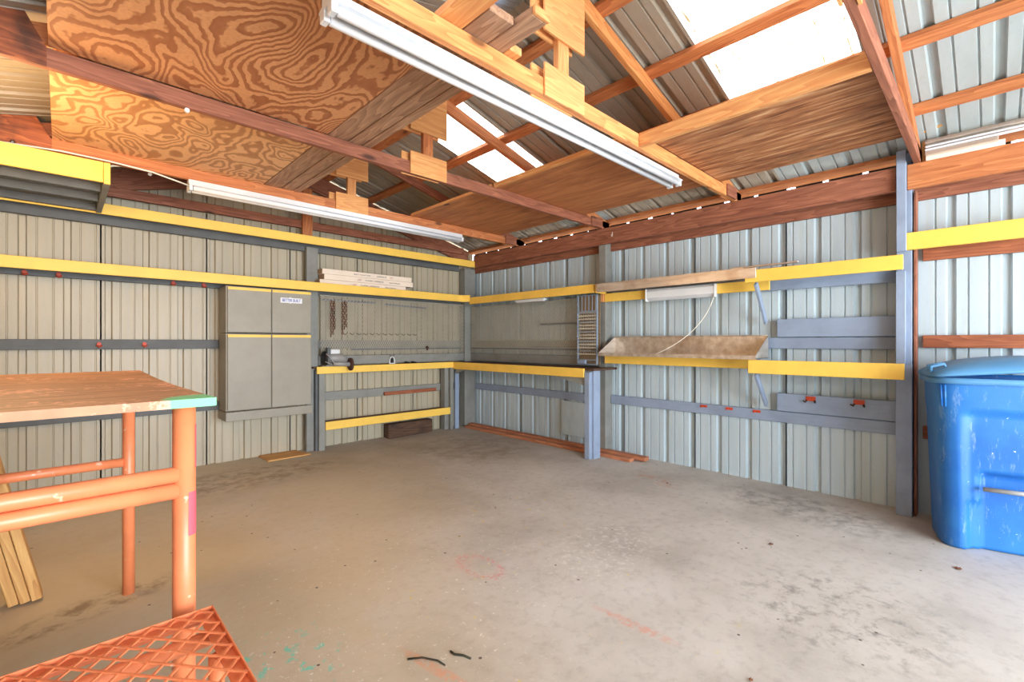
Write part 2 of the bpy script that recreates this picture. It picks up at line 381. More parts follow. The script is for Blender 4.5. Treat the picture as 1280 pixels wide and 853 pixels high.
# profile of the ribbed metal: list of (u, depth) over one 0.27 m period; depth is towards the outside
def prof(u0, u1, ph=0.0):
    P = [(0, 0), (.009, .026), (.046, .026), (.055, 0), (.104, 0), (.108, .010), (.114, .010), (.118, 0), (.204, 0), (.208, .010), (.214, .010), (.218, 0)]
    out = [(u0, None)]; k = math.floor((u0-ph)/.27)-1
    allp = []
    while ph+k*.27 < u1+.3:
        allp += [(ph+k*.27+u, d) for u, d in P]; k += 1
    def val(u):
        for (a, da), (b, db) in zip(allp, allp[1:]):
            if a <= u <= b: return da+(db-da)*(u-a)/(b-a) if b > a else da
        return 0
    res = [(u0, val(u0))]+[(u, d) for u, d in allp if u0 < u < u1]+[(u1, val(u1))]
    return res
def ribbed(name, u0, u1, ph, f, mat, parent, **kw):
    """f(u, depth) -> (bottom point, top point)"""
    bm = bmesh.new(); prev = None; pts = [f(u, d) for u, d in prof(u0, u1, ph)]
    c = Vector(pts[0][0])
    for lo, hi in pts:
        a = bm.verts.new(Vector(lo)-c); b = bm.verts.new(Vector(hi)-c)
        if prev: bm.faces.new((prev[0], a, b, prev[1]))
        prev = (a, b)
    o = mk(name, bm, mat, parent, c, **kw)
    return o

# ---------------------------------------------------------------- dimensions
XL, XR, YB, YF = -0.56, 4.53, 5.58, -3.6
XC, ZR, SL = 1.99, 3.29, 0.26          # ridge line, roof height there, roof slope
def zr(x): return ZR-SL*abs(x-XC)

# ---------------------------------------------------------------- setting: floor, walls, roof
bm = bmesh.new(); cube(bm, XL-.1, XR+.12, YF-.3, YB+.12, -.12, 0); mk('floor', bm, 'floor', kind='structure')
gr = bmesh.new(); cube(gr, -14, 18, -16, 18, -.3, -.13); mk('ground', gr, 'ground', kind='structure')

wb = thing('wall_back', None, None, (XL, YB, 0), kind='structure')
edges = [XL, .285-.03, .285+.78, .285+1.59, .285+2.40, .285+3.21, XR+.02]
for a, b in zip(edges, edges[1:]):
    ribbed('metal_panel', a, b+.012, .016, lambda u, d: ((u, YB+d, -.01), (u, YB+d, zr(u)-.01)), 'sheetL', wb)
wr = thing('wall_right', None, None, (XR, YF, 0), kind='structure')
yy = [YF, -2.81, -2.0, -1.19, -.38, .43, 1.24, 2.05, 2.86, 3.67, 4.48, YB]
for a, b in zip(yy, yy[1:]):
    ribbed('metal_panel', a, b+.012, -.096, lambda u, d: ((XR+d, u, -.01), (XR+d, u, 2.50)), 'sheetR', wr)
wl = thing('wall_left', None, None, (XL, YF, 0), kind='structure')
for a, b in zip(yy, yy[1:]):
    ribbed('metal_panel', a, b+.012, 0, lambda u, d: ((XL-d, u, -.01), (XL-d, u, 2.60)), 'sheetL', wl)
ce = thing('ceiling', None, None, (XC, YF, ZR), kind='structure')
ry = [YF-.3, -2.71, -1.90, -1.09, -.28, .53, 1.27, 2.12, 2.985, 3.64, 4.45, 5.08, YB+.1]
for i, (a, b) in enumerate(zip(ry, ry[1:])):
    sky = i in (5, 8); xe = 3.95 if sky else 4.62
    ribbed('skylight_panel' if sky else 'roof_panel', a, b, .21-.27, lambda u, d: ((xe, u, zr(xe)+d), (XC, u, ZR+d)), 'skylight' if sky else ('roofpale' if i < 5 else 'roof'), ce)
    if sky: ribbed('roof_panel', a, b, .21-.27, lambda u, d: ((4.62, u, zr(4.62)+d), (3.94, u, zr(3.94)+d)), 'roofpale', ce)
    skl = i == 6
    ribbed('skylight_panel' if skl else 'roof_panel', a, b, .21-.27, lambda u, d: ((-.70, u, zr(-.70)+d), (XC, u, ZR+d)), 'skylight' if skl else 'roof', ce)
poly('ridge_cap', [(XC-.16, YF-.3, ZR+.06-.042), (XC, YF-.3, ZR+.06), (XC+.16, YF-.3, ZR+.06-.042), (XC+.16, YF-.3, ZR+.055-.042), (XC, YF-.3, ZR+.055), (XC-.16, YF-.3, ZR+.055-.042)], (0, YB-YF+.4, 0), 'roof', ce)
# notched dark closure strip that lets slivers of sky in under the right eave
bm = bmesh.new(); y = YF
cube(bm, 0, .02, 0, YB-YF, 0, .02)
y = 0.0
while y < YB-YF-.2:
    w = .215+random.uniform(-.02, .035); cube(bm, 0, .02, y, y+w, .02, .13); cube(bm, 0, .02, y+w, y+.27, .02, .035+random.uniform(0, .03)); y += .27
mk('trim_1', bm, 'black', loc=(4.585, YF, 2.49), kind='structure')

# purlins
for nm, xs, side in (('right', (2.27, 2.83, 3.37, 3.97, 4.50), 'right'), ('left', (1.71, 1.15, .61, .02, -.50), 'left')):
    for i, x in enumerate(xs):
        z = zr(x)-.0215; s = -SL if x > XC else SL; dx = .04
        wh = ['nearest the ridge', 'second down from the ridge', 'third down from the ridge', 'fourth down from the ridge', 'lowest, just above the wall plate'][i]
        if side == 'left': wh = wh.replace('wall plate', 'left wall')
        o = board('purlin', (x, YF-.2, z), (x, YB-.02, z), .088, .038, 'raw', up=(-s, 0, 1),
                  label='brown roof purlin on the %s slope, %s' % (side, wh), cat='beam', group='roof purlins')

# ---------------------------------------------------------------- trusses
def truss(Y, xc, cz, lbl, rafter_mat='raw', kingmat='rawlt', chordmat='raw', king=True, gus=True, heel=True, far=True):
    T = thing('roof_truss', lbl, 'truss', (xc, Y, cz), group='roof trusses')
    t = .038
    board('bottom_chord', (-.50, Y+t/2, cz+.0445), (4.48, Y+t/2, cz+.0445), t, .089, chordmat, T)
    zt = zr(XC)-.042
    for s in (-1, 1):
        xe = XC+s*2.50; ze = zr(xe)-.042-.046
        board('rafter', (XC+s*.02, Y+t/2, zt-.046), (xe, Y+t/2, ze), t, .09, rafter_mat, T)
    if king: board('king_post', (xc, Y+t/2, cz+.089), (xc, Y+t/2, zt-.095), t, .089, kingmat, T, up=(1, 0, 0))
    if gus:
        for off in ((-.013, 0), ) + (((t+.001, 0),) if far else ()):
            y0 = Y+off[0]; dx = 0 if off[0] < 0 else -.045
            box('gusset_plate', xc-.165+dx, xc+.165+dx, y0, y0+.012, cz-.004, cz+.165, 'gusset', T, .001)
            poly('gusset_plate', [(xc-.165+dx, y0, cz+.33), (xc+.165+dx, y0, cz+.33), (xc+.165+dx, y0, zt-.03), (xc+dx, y0, zt+.0), (xc-.165+dx, y0, zt-.03)], (0, .012, 0), 'gusset', T)
    if heel:
        x0, x1 = -.50, -.045
        poly('gusset_plate', [(x0, Y-.013, cz-.005), (x1, Y-.013, cz-.005), (x1, Y-.013, cz+.08), (-.115, Y-.013, zr(-.115)-.006), (x0, Y-.013, zr(x0)-.006)], (0, .012, 0), 'stained', T)
        box('heel_block', 4.13, 4.32, Y-.022, Y-.001, cz-.002, cz+.10, 'rawdk', T)
        box('heel_block', 4.13, 4.32, Y+t+.001, Y+t+.02, cz-.002, cz+.10, 'raw', T)
    return T
truss(4.385, 2.06, 2.53, 'wooden roof truss above the far white tube light', 'rawdk', 'rawlt', 'raw')
truss(3.03, 2.04, 2.52, 'wooden roof truss between the two white tube lights, crossing the flame grained plywood', 'raw', 'raw', 'rawdk')
truss(1.60, 1.94, 2.52, 'wooden roof truss directly over the nearer white tube light', 'honey_lit', 'rawlt', 'honey_lit')
truss(-2.45, 1.99, 2.52, 'roof truss nearest the open front, far behind the camera', 'raw', 'rawdk', 'rawdk')
truss(.35, 1.99, 2.52, 'brown roof truss landing beside the tall grey post near the blue bin', 'raw', 'rawdk', 'rawdk', king=True, gus=True, heel=False)
truss(-1.05, 1.99, 2.52, 'roof truss behind the camera over the open front', 'raw', 'rawdk', 'rawdk')

# gable framing on the back wall
def grafter(side):
    s = 1 if side == 'right' else -1
    a = Vector((XC+s*.03, 5.52, ZR-.045-.11)); b = Vector((XC+s*2.42, 5.52, zr(XC+s*2.42)-.045-.10))
    board('gable_rafter', a, b, .038, .19, 'rawdk', label='red brown gable rafter on the %s half of the back wall' % side, cat='beam', group='gable rafters')
grafter('left'); grafter('right')
box('gable_girt', -.5, 4.30, 5.46, 5.498, 2.55, 2.64, 'rawdk', label='unpainted red brown girt high on the back wall above the upper yellow shelf', cat='beam')
box('gable_stud', 1.965, 2.075, 5.42, 5.458, 2.417, 3.0, 'raw', label='short unpainted stud standing above the upper yellow shelf in mid wall', cat='beam')

# ---------------------------------------------------------------- plates, posts, girts
box('wall_plate', 4.352, 4.390, YF+.1, .424, 2.345, 2.52, 'raw', label='reddish wall plate right of the tall grey post, above the blue bin', cat='beam')
box('wall_plate', 4.352, 4.390, .486, 5.30, 2.345, 2.52, 'rawdk', label='long dark red wall plate on the right wall between corner and tall post', cat='beam')
box('inner_plate', 4.492, 4.528, YF+.1, 5.44, 2.285, 2.46, 'rawdk', label='second lower plate nailed behind the wall plate against the right wall', cat='beam')
def post(name, x0, x1, y0, y1, z0, z1, mat, label, **kw):
    return box(name, x0, x1, y0, y1, z0, z1, mat, label=label, cat='post', **kw)
post('wall_post', 4.392, 4.528, 3.02, 3.112, 0, 2.51, 'grey', 'grey painted post on the right wall between the workbench and the metal trays')
post('corner_post', 4.29, 4.487, 5.425, 5.55, 0, 2.34, 'grey', 'grey painted post in the far corner of the shed')
post('wall_post', 2.015, 2.145, 5.44, 5.50, 0, 2.34, 'grey', 'grey painted post on the back wall at the right edge of the cabinets')
T = thing('wall_post', 'tall grey painted post left of the blue bin, rising past the wall plate', 'post', (4.42, .45, 0))
box('post_board', 4.392, 4.528, .40, .487, 0, 2.62, 'grey_cool', T)
box('post_board', 4.352, 4.391, .396, .487, 0, 1.09, 'grey_cool', T)
box('post_board', 4.352, 4.391, .432, .487, 1.092, 1.765, 'grey_cool', T)
box('post_board', 4.312, 4.351, .425, .480, 1.90, 2.62, 'grey_cool', T)
box('side_stud', 4.40, 4.50, .376, .392, 0, 2.34, 'rawdk', T, label='bare brown stud on the bin side')

def girt(x0, x1, y0, y1, z0, z1, mat, label, **kw): return box('wall_girt', x0, x1, y0, y1, z0, z1, mat, label=label, cat='beam', **kw)
girt(-.5, 1.17, 5.54, 5.578, .555, .645, 'greydk', 'dark grey low girt on the back wall behind the orange table')
girt(-.5, 1.17, 5.54, 5.578, 1.185, 1.275, 'greydk', 'dark grey girt on the back wall with two red hooks')
girt(2.15, 4.285, 5.54, 5.578, .55, .655, 'grey', 'grey low girt on the back wall below the workbench')
girt(2.15, 4.285, 5.54, 5.578, 1.175, 1.275, 'grey', 'grey girt on the back wall behind the expanded mesh')
girt(4.49, 4.528, 3.115, 5.42, .545, .635, 'grey_cool', 'blue grey low girt on the right wall under the workbench')
girt(4.49, 4.528, 3.115, 5.42, 1.185, 1.275, 'grey', 'grey girt on the right wall behind the mesh beside the corner')
girt(4.49, 4.528, .49, 3.015, .555, .65, 'grey_cool', 'long blue grey low girt on the right wall under the trays and shelves')
girt(4.49, 4.528, .49, 3.015, 1.195, 1.29, 'grey_cool', 'blue grey girt on the right wall directly above the lower right yellow shelf')
girt(4.465, 4.489, .49, 1.30, .657, .81, 'grey_cool', 'wide blue grey board with two red brackets below the lower right yellow shelf')
girt(4.465, 4.489, .49, 1.30, 1.295, 1.448, 'grey_cool', 'wide blue grey board on the wall between the two right yellow shelves')
girt(4.49, 4.528, YF+.1, .35, 1.21, 1.30, 'redwood', 'bare brown girt on the right wall just above the bin lid')
girt(4.49, 4.528, YF+.1, .35, 1.84, 1.93, 'redwood', 'bare brown girt just below the yellow board above the bin')
girt(4.49, 4.528, YF+.1, .35, .55, .64, 'redwood', 'bare brown low girt hidden behind the blue bin')
girt(2.15, 4.285, 5.44, 5.47, .98, 1.09, 'grey', 'grey back board standing along the rear of the back wall workbench')
girt(4.40, 4.43, 3.115, 5.42, .98, 1.09, 'grey', 'grey back board standing along the rear of the right wall workbench')
box('cover_plate', 4.505, 4.527, 3.32, 3.75, .10, .52, 'sheetR', bev=.002, label='flat pale metal patch on the right wall under the workbench end', cat='panel')

# ---------------------------------------------------------------- lofts: plywood and planks lying on the chords
def sheetply(name, x0, x1, y0, y1, z0, mat, label, cat='plywood'):
    bm = bmesh.new(); cx, cy = (x0+x1)/2, (y0+y1)/2; cube(bm, x0-cx, x1-cx, y0-cy, y1-cy, 0, .014, .001)
    return mk(name, bm, mat, None, (cx, cy, z0), label=label, cat=cat)
sheetply('plywood_sheet', -.04, 1.255, 1.645, 3.025, 2.612, 'ply_wild', 'large flame grained plywood sheet overhead at the upper left')
sheetply('plywood_sheet', -.04, 1.255, 3.072, 4.44, 2.612, 'ply_wild2', 'flame grained plywood sheet overhead beyond the second truss, toward the far tube light')
sheetply('plywood_sheet', 2.745, 4.02, .37, 1.60, 2.612, 'ply_old', 'splintered weathered plywood sheet overhead at the right, near the tall grey post')
sheetply('plywood_sheet', 2.745, 4.02, 1.645, 3.03, 2.612, 'ply_mid', 'brown streaked plywood sheet overhead right of the near tube light')
sheetply('plywood_sheet', 2.745, 4.05, 3.07, 4.40, 2.622, 'ply_mid', 'brown plywood sheet overhead nearest the far corner')
for x0, x1, y0, y1, m, l in ((1.262, 1.398, 1.43, 4.46, 'plank', 'weathered overhead plank touching the plywood edge'),
                             (1.406, 1.498, 1.33, 4.50, 'plank', 'weathered overhead plank in the middle of the three behind the tube light'),
                             (1.506, 1.566, 1.70, 4.48, 'plank', 'weathered overhead plank farthest from the plywood edge')):
    box('loft_plank', x0, x1, y0, y1, 2.612, 2.65, m, label=l, cat='plank', group='overhead planks')
box('loft_plank', 1.405, 1.50, 1.31, 1.329+.0, 2.612, 2.65, 'rawlt', label='short pale block at the end of the overhead planks', cat='plank')
box('loft_plank', 1.135, 1.255, .55, 1.642, 2.612, 2.650, 'rawlt', label='bright orange plank lying above the near truss at the top of the view', cat='plank')
box('loft_plank', 1.50, 1.58, 1.56, 1.695, 2.612, 2.65, 'rawlt', label='small stub of lumber on the near truss beside the planks', cat='plank')
box('loft_plank', .78, .83, 1.25, 1.72, 2.628, 2.665, 'rawlt', label='round ended orange stick lying on the near truss at the top left', cat='plank')
box('edge_lumber', 2.70, 2.739, .39, 1.598, 2.522, 2.611, 'rawlt', label='pale edge board below the skylight along the splintered plywood', cat='beam')
box('edge_lumber', 2.712, 2.742, 1.64, 3.025, 2.60, 2.640, 'rawlt', label='thin pale edge strip along the brown plywood right of the near tube light', cat='beam')
box('edge_lumber', 2.722, 2.742, 3.072, 4.383, 2.62, 2.645, 'rawlt', label='thin pale edge strip on the plywood nearest the far corner', cat='beam')

# ---------------------------------------------------------------- tube lights
def tube_light(Y, x0, x1, z, label):
    T = thing('tube_light', label, 'light fixture', ((x0+x1)/2, Y, z), group='long tube lights')
    bm = bmesh.new(); L = x1-x0
    pts = [(-.030, .075), (.030, .075), (.034, .040), (.062, .030), (.062, .024), (-.062, .024), (-.062, .030), (-.034, .040)]
    a = [bm.verts.new((0, y, zz)) for y, zz in pts]; b = [bm.verts.new((L, y, zz)) for y, zz in pts]; n = len(pts)
    bm.faces.new(a[::-1]); bm.faces.new(b)
    for i in range(n): bm.faces.new((a[i], a[(i+1) % n], b[(i+1) % n], b[i]))
    mk('housing', bm, 'white', T, (x0, Y, z-.0))
    for s in (-1, 1):
        tube('tube', [(x0+.03, Y+s*.034, z+.006), (x1-.03, Y+s*.034, z+.006)], .019, 'whitelens', T, 14)
        for e in (x0+.012, x1-.012): box('end_cap', e-.012, e+.012, Y+s*.034-.021, Y+s*.034+.021, z-.014, z+.028, 'white', T)
    return T
t1 = tube_light(1.682, .69, 3.36, 2.442, 'long white tube light nearest the camera, overhead')
for k in range(3): tube('hanger_link', [(.66-.012*k, 1.68, 2.50+.022*k), (.65-.012*k, 1.70, 2.515+.022*k), (.66-.012*k, 1.68, 2.53+.022*k)], .004, 'steel', t1, 6)
tube_light(4.40, .72, 3.42, 2.452, 'long white tube light farther away, toward the back wall')

# cable along the chord
tube('cable', [(-.5, 4.33, 2.50), (-.27, 4.345, 2.512), (0, 4.345, 2.532), (.25, 4.345, 2.530), (.49, 4.345, 2.515), (.62, 4.35, 2.49), (.72, 4.38, 2.478)], .006, 'cord', None, 8,
     label='white cable running to the far tube light from the upper left', cat='cable')
for x, z, l in ((-.22, 2.535, 'small white cable clip at the left edge of the view'), (.48, 2.505, 'small white cable clip close to the far tube light')):
    bm = bmesh.new(); tube_bm(bm, [(0, 0, 0), (0, .012, 0)], .013, 10); tube_bm(bm, [(0, -.006, .0), (0, 0, 0)], .006, 8)
    mk('cable_clip', bm, 'steel', None, (x, 4.372, z), label=l, cat='clip')
bm = bmesh.new(); tube_bm(bm, [(0, 0, 0), (0, .015, 0)], .012, 10)
mk('insulator', bm, 'white', None, (.49, 3.014, 2.50), label='small white ceramic insulator under the second truss', cat='insulator')
bm = bmesh.new(); tube_bm(bm, [(0, 0, 0), (0, 0, -.02), (-.006, 0, -.028)], .003, 6)
for k in range(10):
    a = 2*PI*k/10; b = 2*PI*(k+1)/10; tube_bm(bm, [(-.006, .010*math.cos(a), -.038+.010*math.sin(a)), (-.006, .010*math.cos(b), -.038+.010*math.sin(b))], .003, 6)
mk('eye_hook', bm, 'cord', None, (4.345, 2.90, 2.46), label='small pale eye hook screwed to the red wall plate', cat='hook')

# ---------------------------------------------------------------- back wall shelves
def shelf_x(name, label, x0, x1, yf, ztop, h, braces=()):
    T = thing(name, label, 'shelf', ((x0+x1)/2, yf, ztop-h))
    box('fascia', x0, x1, yf, yf+.02, ztop-h, ztop, 'yellow', T)
    box('shelf_board', x0, 4.285, yf+.021, 5.49, ztop-.045, ztop-.02, 'greydk', T)
    box('ledger', x0, x1-.13, 5.50, 5.538, ztop-h-.045, ztop-.046, 'greydk', T)
    return T
us = shelf_x('upper_shelf', 'long yellow fronted shelf high on the back wall', -.5, 4.372, 5.27, 2.435, .092)
ms = thing('middle_shelf', 'L shaped yellow fronted shelf at mid height around the far corner', 'shelf', (2, 5.25, 1.82))
box('fascia', -.5, 4.12, 5.25, 5.27, 1.825, 1.92, 'yellow', ms)
box('shelf_board', -.5, 4.14, 5.271, 5.50, 1.885, 1.905, 'greydk', ms)
box('ledger', -.5, 4.28, 5.502, 5.538, 1.80, 1.884, 'greydk', ms)
poly('fascia', [(4.105, 5.255, 1.825), (4.125, 5.27, 1.825), (4.195, 5.18, 1.825), (4.175, 5.165, 1.825)], (0, 0, .095), 'yellow', ms)
box('fascia', 4.175, 4.195, 3.03, 5.175, 1.79, 1.885, 'yellow', ms)
box('shelf_board', 4.196, 4.50, 3.035, 5.28, 1.855, 1.875, 'greydk', ms)
box('end_board', 4.196, 4.39, 3.010, 3.03, 1.79, 1.885, 'yellow', ms)
box('loose_board', 3.65, 4.28, 5.33, 5.42, 1.906, 1.925, 'floorlumber', label='thin bare board lying on the middle shelf in the corner', cat='board')

# hanging storage box under the far truss, upper left
hb = thing('overhead_rack', 'yellow fronted open rack hanging below the ceiling at the upper left', 'rack', (-.1, 4.75, 2.345))
box('front_board', -.5, .212, 4.26, 4.28, 2.352, 2.492, 'yellow', hb); box('front_board', .214, .25, 4.26, 4.28, 2.345, 2.492, 'yellow', hb)
box('side_board', .215, .25, 4.281, 5.268, 2.345, 2.435, 'grey', hb)
for y0, y1, z in ((4.30, 4.52, 2.41), (4.56, 4.84, 2.41), (4.88, 5.20, 2.41)): box('slat', -.5, .213, y0, y1, z, z+.02, 'grey', hb)
box('rail', -.5, .213, 4.53, 4.56, 2.35, 2.41, 'greydk', hb); box('rail', -.5, .213, 4.85, 4.88, 2.35, 2.41, 'greydk', hb); box('rail', -.5, .213, 5.20, 5.235, 2.35, 2.41, 'greydk', hb)
for k in range(15): box('notch_strip', -.49+.047*k, -.466+.047*k, 4.282, 4.299, 2.352, 2.40, 'greydk', hb, .001)

# ---------------------------------------------------------------- cabinets
def cabinet(name, label, z0, z1, x0=1.166, xm=1.578, x1=1.985, yf=5.22):
    T = thing(name, label, 'cabinet', ((x0+x1)/2, 5.4, z0), group='wall cabinets')
    box('body', x0, x1, yf+.02, 5.50, z0, z1, 'cab', T)
    for a, b in ((x0+.012, xm-.005), (xm+.005, x1-.004)):
        d = box('door', a, b, yf, yf+.019, z0+.006, z1-.008, 'cab', T)
        box('yellow_strip', a+.002, b-.002, yf-.003, yf-.0005, z1-.036, z1-.010, 'yellow', d, .0005)
    return T
uc = cabinet('upper_cabinet', 'grey double door wall cabinet with a blue lettered sticker, the upper one', 1.345, 1.808)
cabinet('lower_cabinet', 'grey double door wall cabinet with yellow top strips, the lower taller one', .565, 1.336)
door = [c for c in uc.children if c.name.startswith('door')][-1]
st = poly('sticker', [(1.665, 5.2195, 1.668), (1.752, 5.2195, 1.668), (1.765, 5.2195, 1.661), (1.778, 5.2195, 1.668), (1.885, 5.2195, 1.668), (1.885, 5.2195, 1.722), (1.782, 5.2195, 1.722), (1.765, 5.2195, 1.730), (1.748, 5.2195, 1.722), (1.665, 5.2195, 1.722)], (0, -.001, 0), 'white', uc)
text_mesh('lettering', 'BETTER BUILT', .042, 'inkblue', uc, (1.775, 5.2180, 1.695), Matrix.Rotation(PI/2, 3, 'X'), bold=.0005, sx=.72)
box('cabinet_rail', 1.166, 2.0, 5.235, 5.255, .465, .555, 'cab', label='grey board running under the lower cabinet', cat='board')
box('cabinet_rail', 1.166, 1.186, 5.256, 5.536, .465, .555, 'cab', label='grey end board under the left side of the lower cabinet', cat='board')
box('light_switch', 1.99, 2.012, 5.30, 5.345, 1.60, 1.70, 'white', label='small white box on the side of the upper cabinet', cat='box')

# ---------------------------------------------------------------- workbench
wk = thing('workbench', 'L shaped workbench with yellow front edge around the far corner', 'workbench', (3, 5.4, 0))
box('fascia', 2.10, 4.05, 5.36, 5.38, .885, .968, 'yellow', wk)
box('bench_top', 2.07, 4.285, 5.381, 5.50, .945, .968, 'timber', wk)
box('fascia', 4.03, 4.05, 3.05, 5.358, .868, .968, 'yellow', wk)
box('bench_top', 4.051, 4.49, 2.93, 5.379, .945, .968, 'timber', wk)
box('leg', 2.125, 2.195, 5.361, 5.40, 0, .884, 'grey', wk); box('leg', 2.095, 2.124, 5.39, 5.48, 0, .93, 'greydk', wk)
box('leg', 4.0, 4.05, 5.382, 5.42, 0, .884, 'grey', wk); box('leg', 3.93, 3.999, 5.43, 5.53, 0, .93, 'grey', wk); box('leg', 4.09, 4.16, 5.39, 5.42, 0, .93, 'grey_cool', wk)
box('leg', 4.035, 4.085, 2.98, 3.045, 0, .93, 'grey_cool', wk); box('leg', 4.086, 4.20, 2.955, 2.995, 0, .944, 'grey_cool', wk)
poly('brace', [(4.055, 3.05, .866), (4.055, 3.50, .866), (4.055, 3.05, .78)], (.02, 0, 0), 'grey', wk)
poly('brace', [(4.055, 5.33, .866), (4.055, 5.12, .866), (4.055, 5.33, .80)], (.02, 0, 0), 'grey', wk)
ls = thing('low_shelf', 'yellow fronted low shelf between the legs of the back wall workbench', 'shelf', (3, 5.4, .22))
box('fascia', 2.196, 3.97, 5.345, 5.360, .232, .328, 'yellow', ls); box('shelf_board', 2.196, 3.929, 5.362, 5.535, .300, .318, 'timber', ls)
box('timber_block', 3.04, 3.72, 5.42, 5.53, 0, .185, 'timber', label='dark weathered timber block on the floor under the low yellow shelf', cat='timber', bev=.008)
board('wood_stick', (3.03, 5.52, .575), (3.84, 5.52, .580), .03, .045, 'redwood', label='short reddish stick resting on the girt under the workbench', cat='stick')
box('long_board', 4.24, 4.33, 2.62, 5.36, 0, .036, 'floorlumber', label='long salmon board on the floor along the right wall, the one toward the room', cat='board')
box('long_board', 4.335, 4.425, 2.50, 5.40, .012, .052, 'floorlumber', label='long salmon board on the floor along the right wall, the one nearer the wall', cat='board')

# expanded metal
def expanded(name, w, h, px, pz, sw, mat, parent, org, ux, uy, th=.003):
    """diamond mesh made of crossing strands in the plane (ux, uy)"""
    bm = bmesh.new(); ux = Vector(ux); uy = Vector(uy); nn = ux.cross(uy)
    def strand(a, b, o):
        d = (Vector(b)-Vector(a)); L = d.length
        if L < .004: return
        d /= L; n2 = Vector((-d.y, d.x)); q = []
        for s in (-1, 1):
            for e in (a, b):
                for t in (0, 1):
                    p = Vector(e)+n2*s*sw/2; q.append(bm.verts.new(ux*p.x+uy*p.y+nn*(o+t*th)))
        a0, a1, b0, b1, c0, c1, d0, d1 = q
        for f in ((a0, b0, d0, c0), (a1, c1, d1, b1), (a0, a1, b1, b0), (c0, d0, d1, c1)): bm.faces.new(f)
    m = pz/px
    for sgn, off in ((1, 0), (-1, th*.35)):
        k = -int(h/m/px)-2
        while k*px < w+h/m+px:
            # line x = k*px + s, y = m*s (sgn 1) or y = h - m*s
            s0 = max(0, -k*px); s1 = min(h/m, w-k*px)
            if s1 > s0:
                f = (lambda s: (k*px+s, m*s)) if sgn == 1 else (lambda s: (k*px+s, h-m*s))
                strand(f(s0), f(s1), off)
            k += 1
    return mk(name, bm, mat, parent, org, kind='stuff')
e1 = thing('mesh_panel', 'expanded metal mesh panel on the back wall above the workbench', 'mesh', (2.16, 5.43, 1.1))
expanded('mesh', 2.10, .70, .030, .052, .0055, 'tanmesh', e1, (2.17, 5.434, 1.10), (1, 0, 0), (0, 0, 1))
box('frame_rail', 2.16, 4.28, 5.428, 5.438, 1.792, 1.80, 'tanmesh', e1, .001)
e2 = thing('mesh_panel', 'expanded metal mesh panel on the right wall between the corner and the wire organizer', 'mesh', (4.40, 4.3, 1.1))
expanded('mesh', 2.0, .66, .030, .052, .0055, 'tanmesh', e2, (4.395, 5.40, 1.10), (0, -1, 0), (0, 0, 1))
box('frame_rail', 4.39, 4.40, 3.36, 5.40, 1.762, 1.770, 'tanmesh', e2, .001)

def comb(name, label, p0, p1, n, drop):
    p0 = Vector(p0); p1 = Vector(p1); T = thing(name, label, 'rack', (p0+p1)/2); d = (p1-p0)
    board('bar', p0, p1, .006, .022, 'steel', T, bev=.001); bm = bmesh.new(); dn = d.normalized(); out = Vector((dn.y, -dn.x, 0))
    for k in range(n):
        p = p0+d*((k+.5)/n)-p0; tube_bm(bm, [p+out*.004, p+out*.03, p+out*.034+Vector((0, 0, drop))], .003, 5)
    mk('pegs', bm, 'combs', T, p0, kind='stuff')
comb('peg_strip', 'perforated metal peg strip under the middle shelf above the rusty chains', (2.17, 5.41, 1.745), (2.85, 5.41, 1.745), 16, .01)
comb('peg_strip', 'perforated metal peg strip under the middle shelf right of centre on the back wall', (2.98, 5.41, 1.735), (3.60, 5.41, 1.715), 14, .01)
comb('peg_strip', 'toothed peg strip on the right wall mesh beside the wire organizer', (4.37, 3.98, 1.475), (4.37, 3.38, 1.475), 22, .012)
comb('peg_strip', 'long toothed peg strip low on the back wall mesh behind the grinder', (2.52, 5.41, 1.165), (4.20, 5.41, 1.165), 70, -.008)
comb('peg_strip', 'long toothed peg strip low on the right wall mesh', (4.37, 5.35, 1.165), (4.37, 3.40, 1.165), 60, -.008)
bm = bmesh.new()
for k in range(12): tube_bm(bm, [(.055*k*1.6, 0, 0), (.055*k*1.6+.03, -.02, -.02), (.055*k*1.6+.05, -.02, .0)], .0035, 5)
mk('wire_hooks', bm, 'rustdk', None, (2.42, 5.405, 1.36), label='row of small rusty wire hooks on the back wall mesh', cat='hooks', kind='stuff')
def chain(x, label, L=.42, z=1.74, w=.012):
    bm = bmesh.new(); k = 0
    for s in range(3):
        zz = 0
        while zz < L-.05*s:
            a = (k % 2)*PI/2; c = Vector(((s-1)*.022+random.uniform(-.004, .004), random.uniform(-.004, .004), -zz-.02)); pts = []
            for j in range(9):
                t = 2*PI*j/8; pts.append(c+Vector((math.cos(t)*.009*math.cos(a), math.cos(t)*.009*math.sin(a), math.sin(t)*.019)))
            tube_bm(bm, pts, .0032, 5, False); zz += .03; k += 1
    mk('rusty_chain', bm, 'rust', None, (x, 5.395, z), None, True, label=label, cat='chain', group='rusty chains')
chain(2.30, 'bundle of rusty chain hanging on the mesh next to the cabinet'); chain(2.44, 'thinner bundle of rusty chain hanging right of the first', .38)

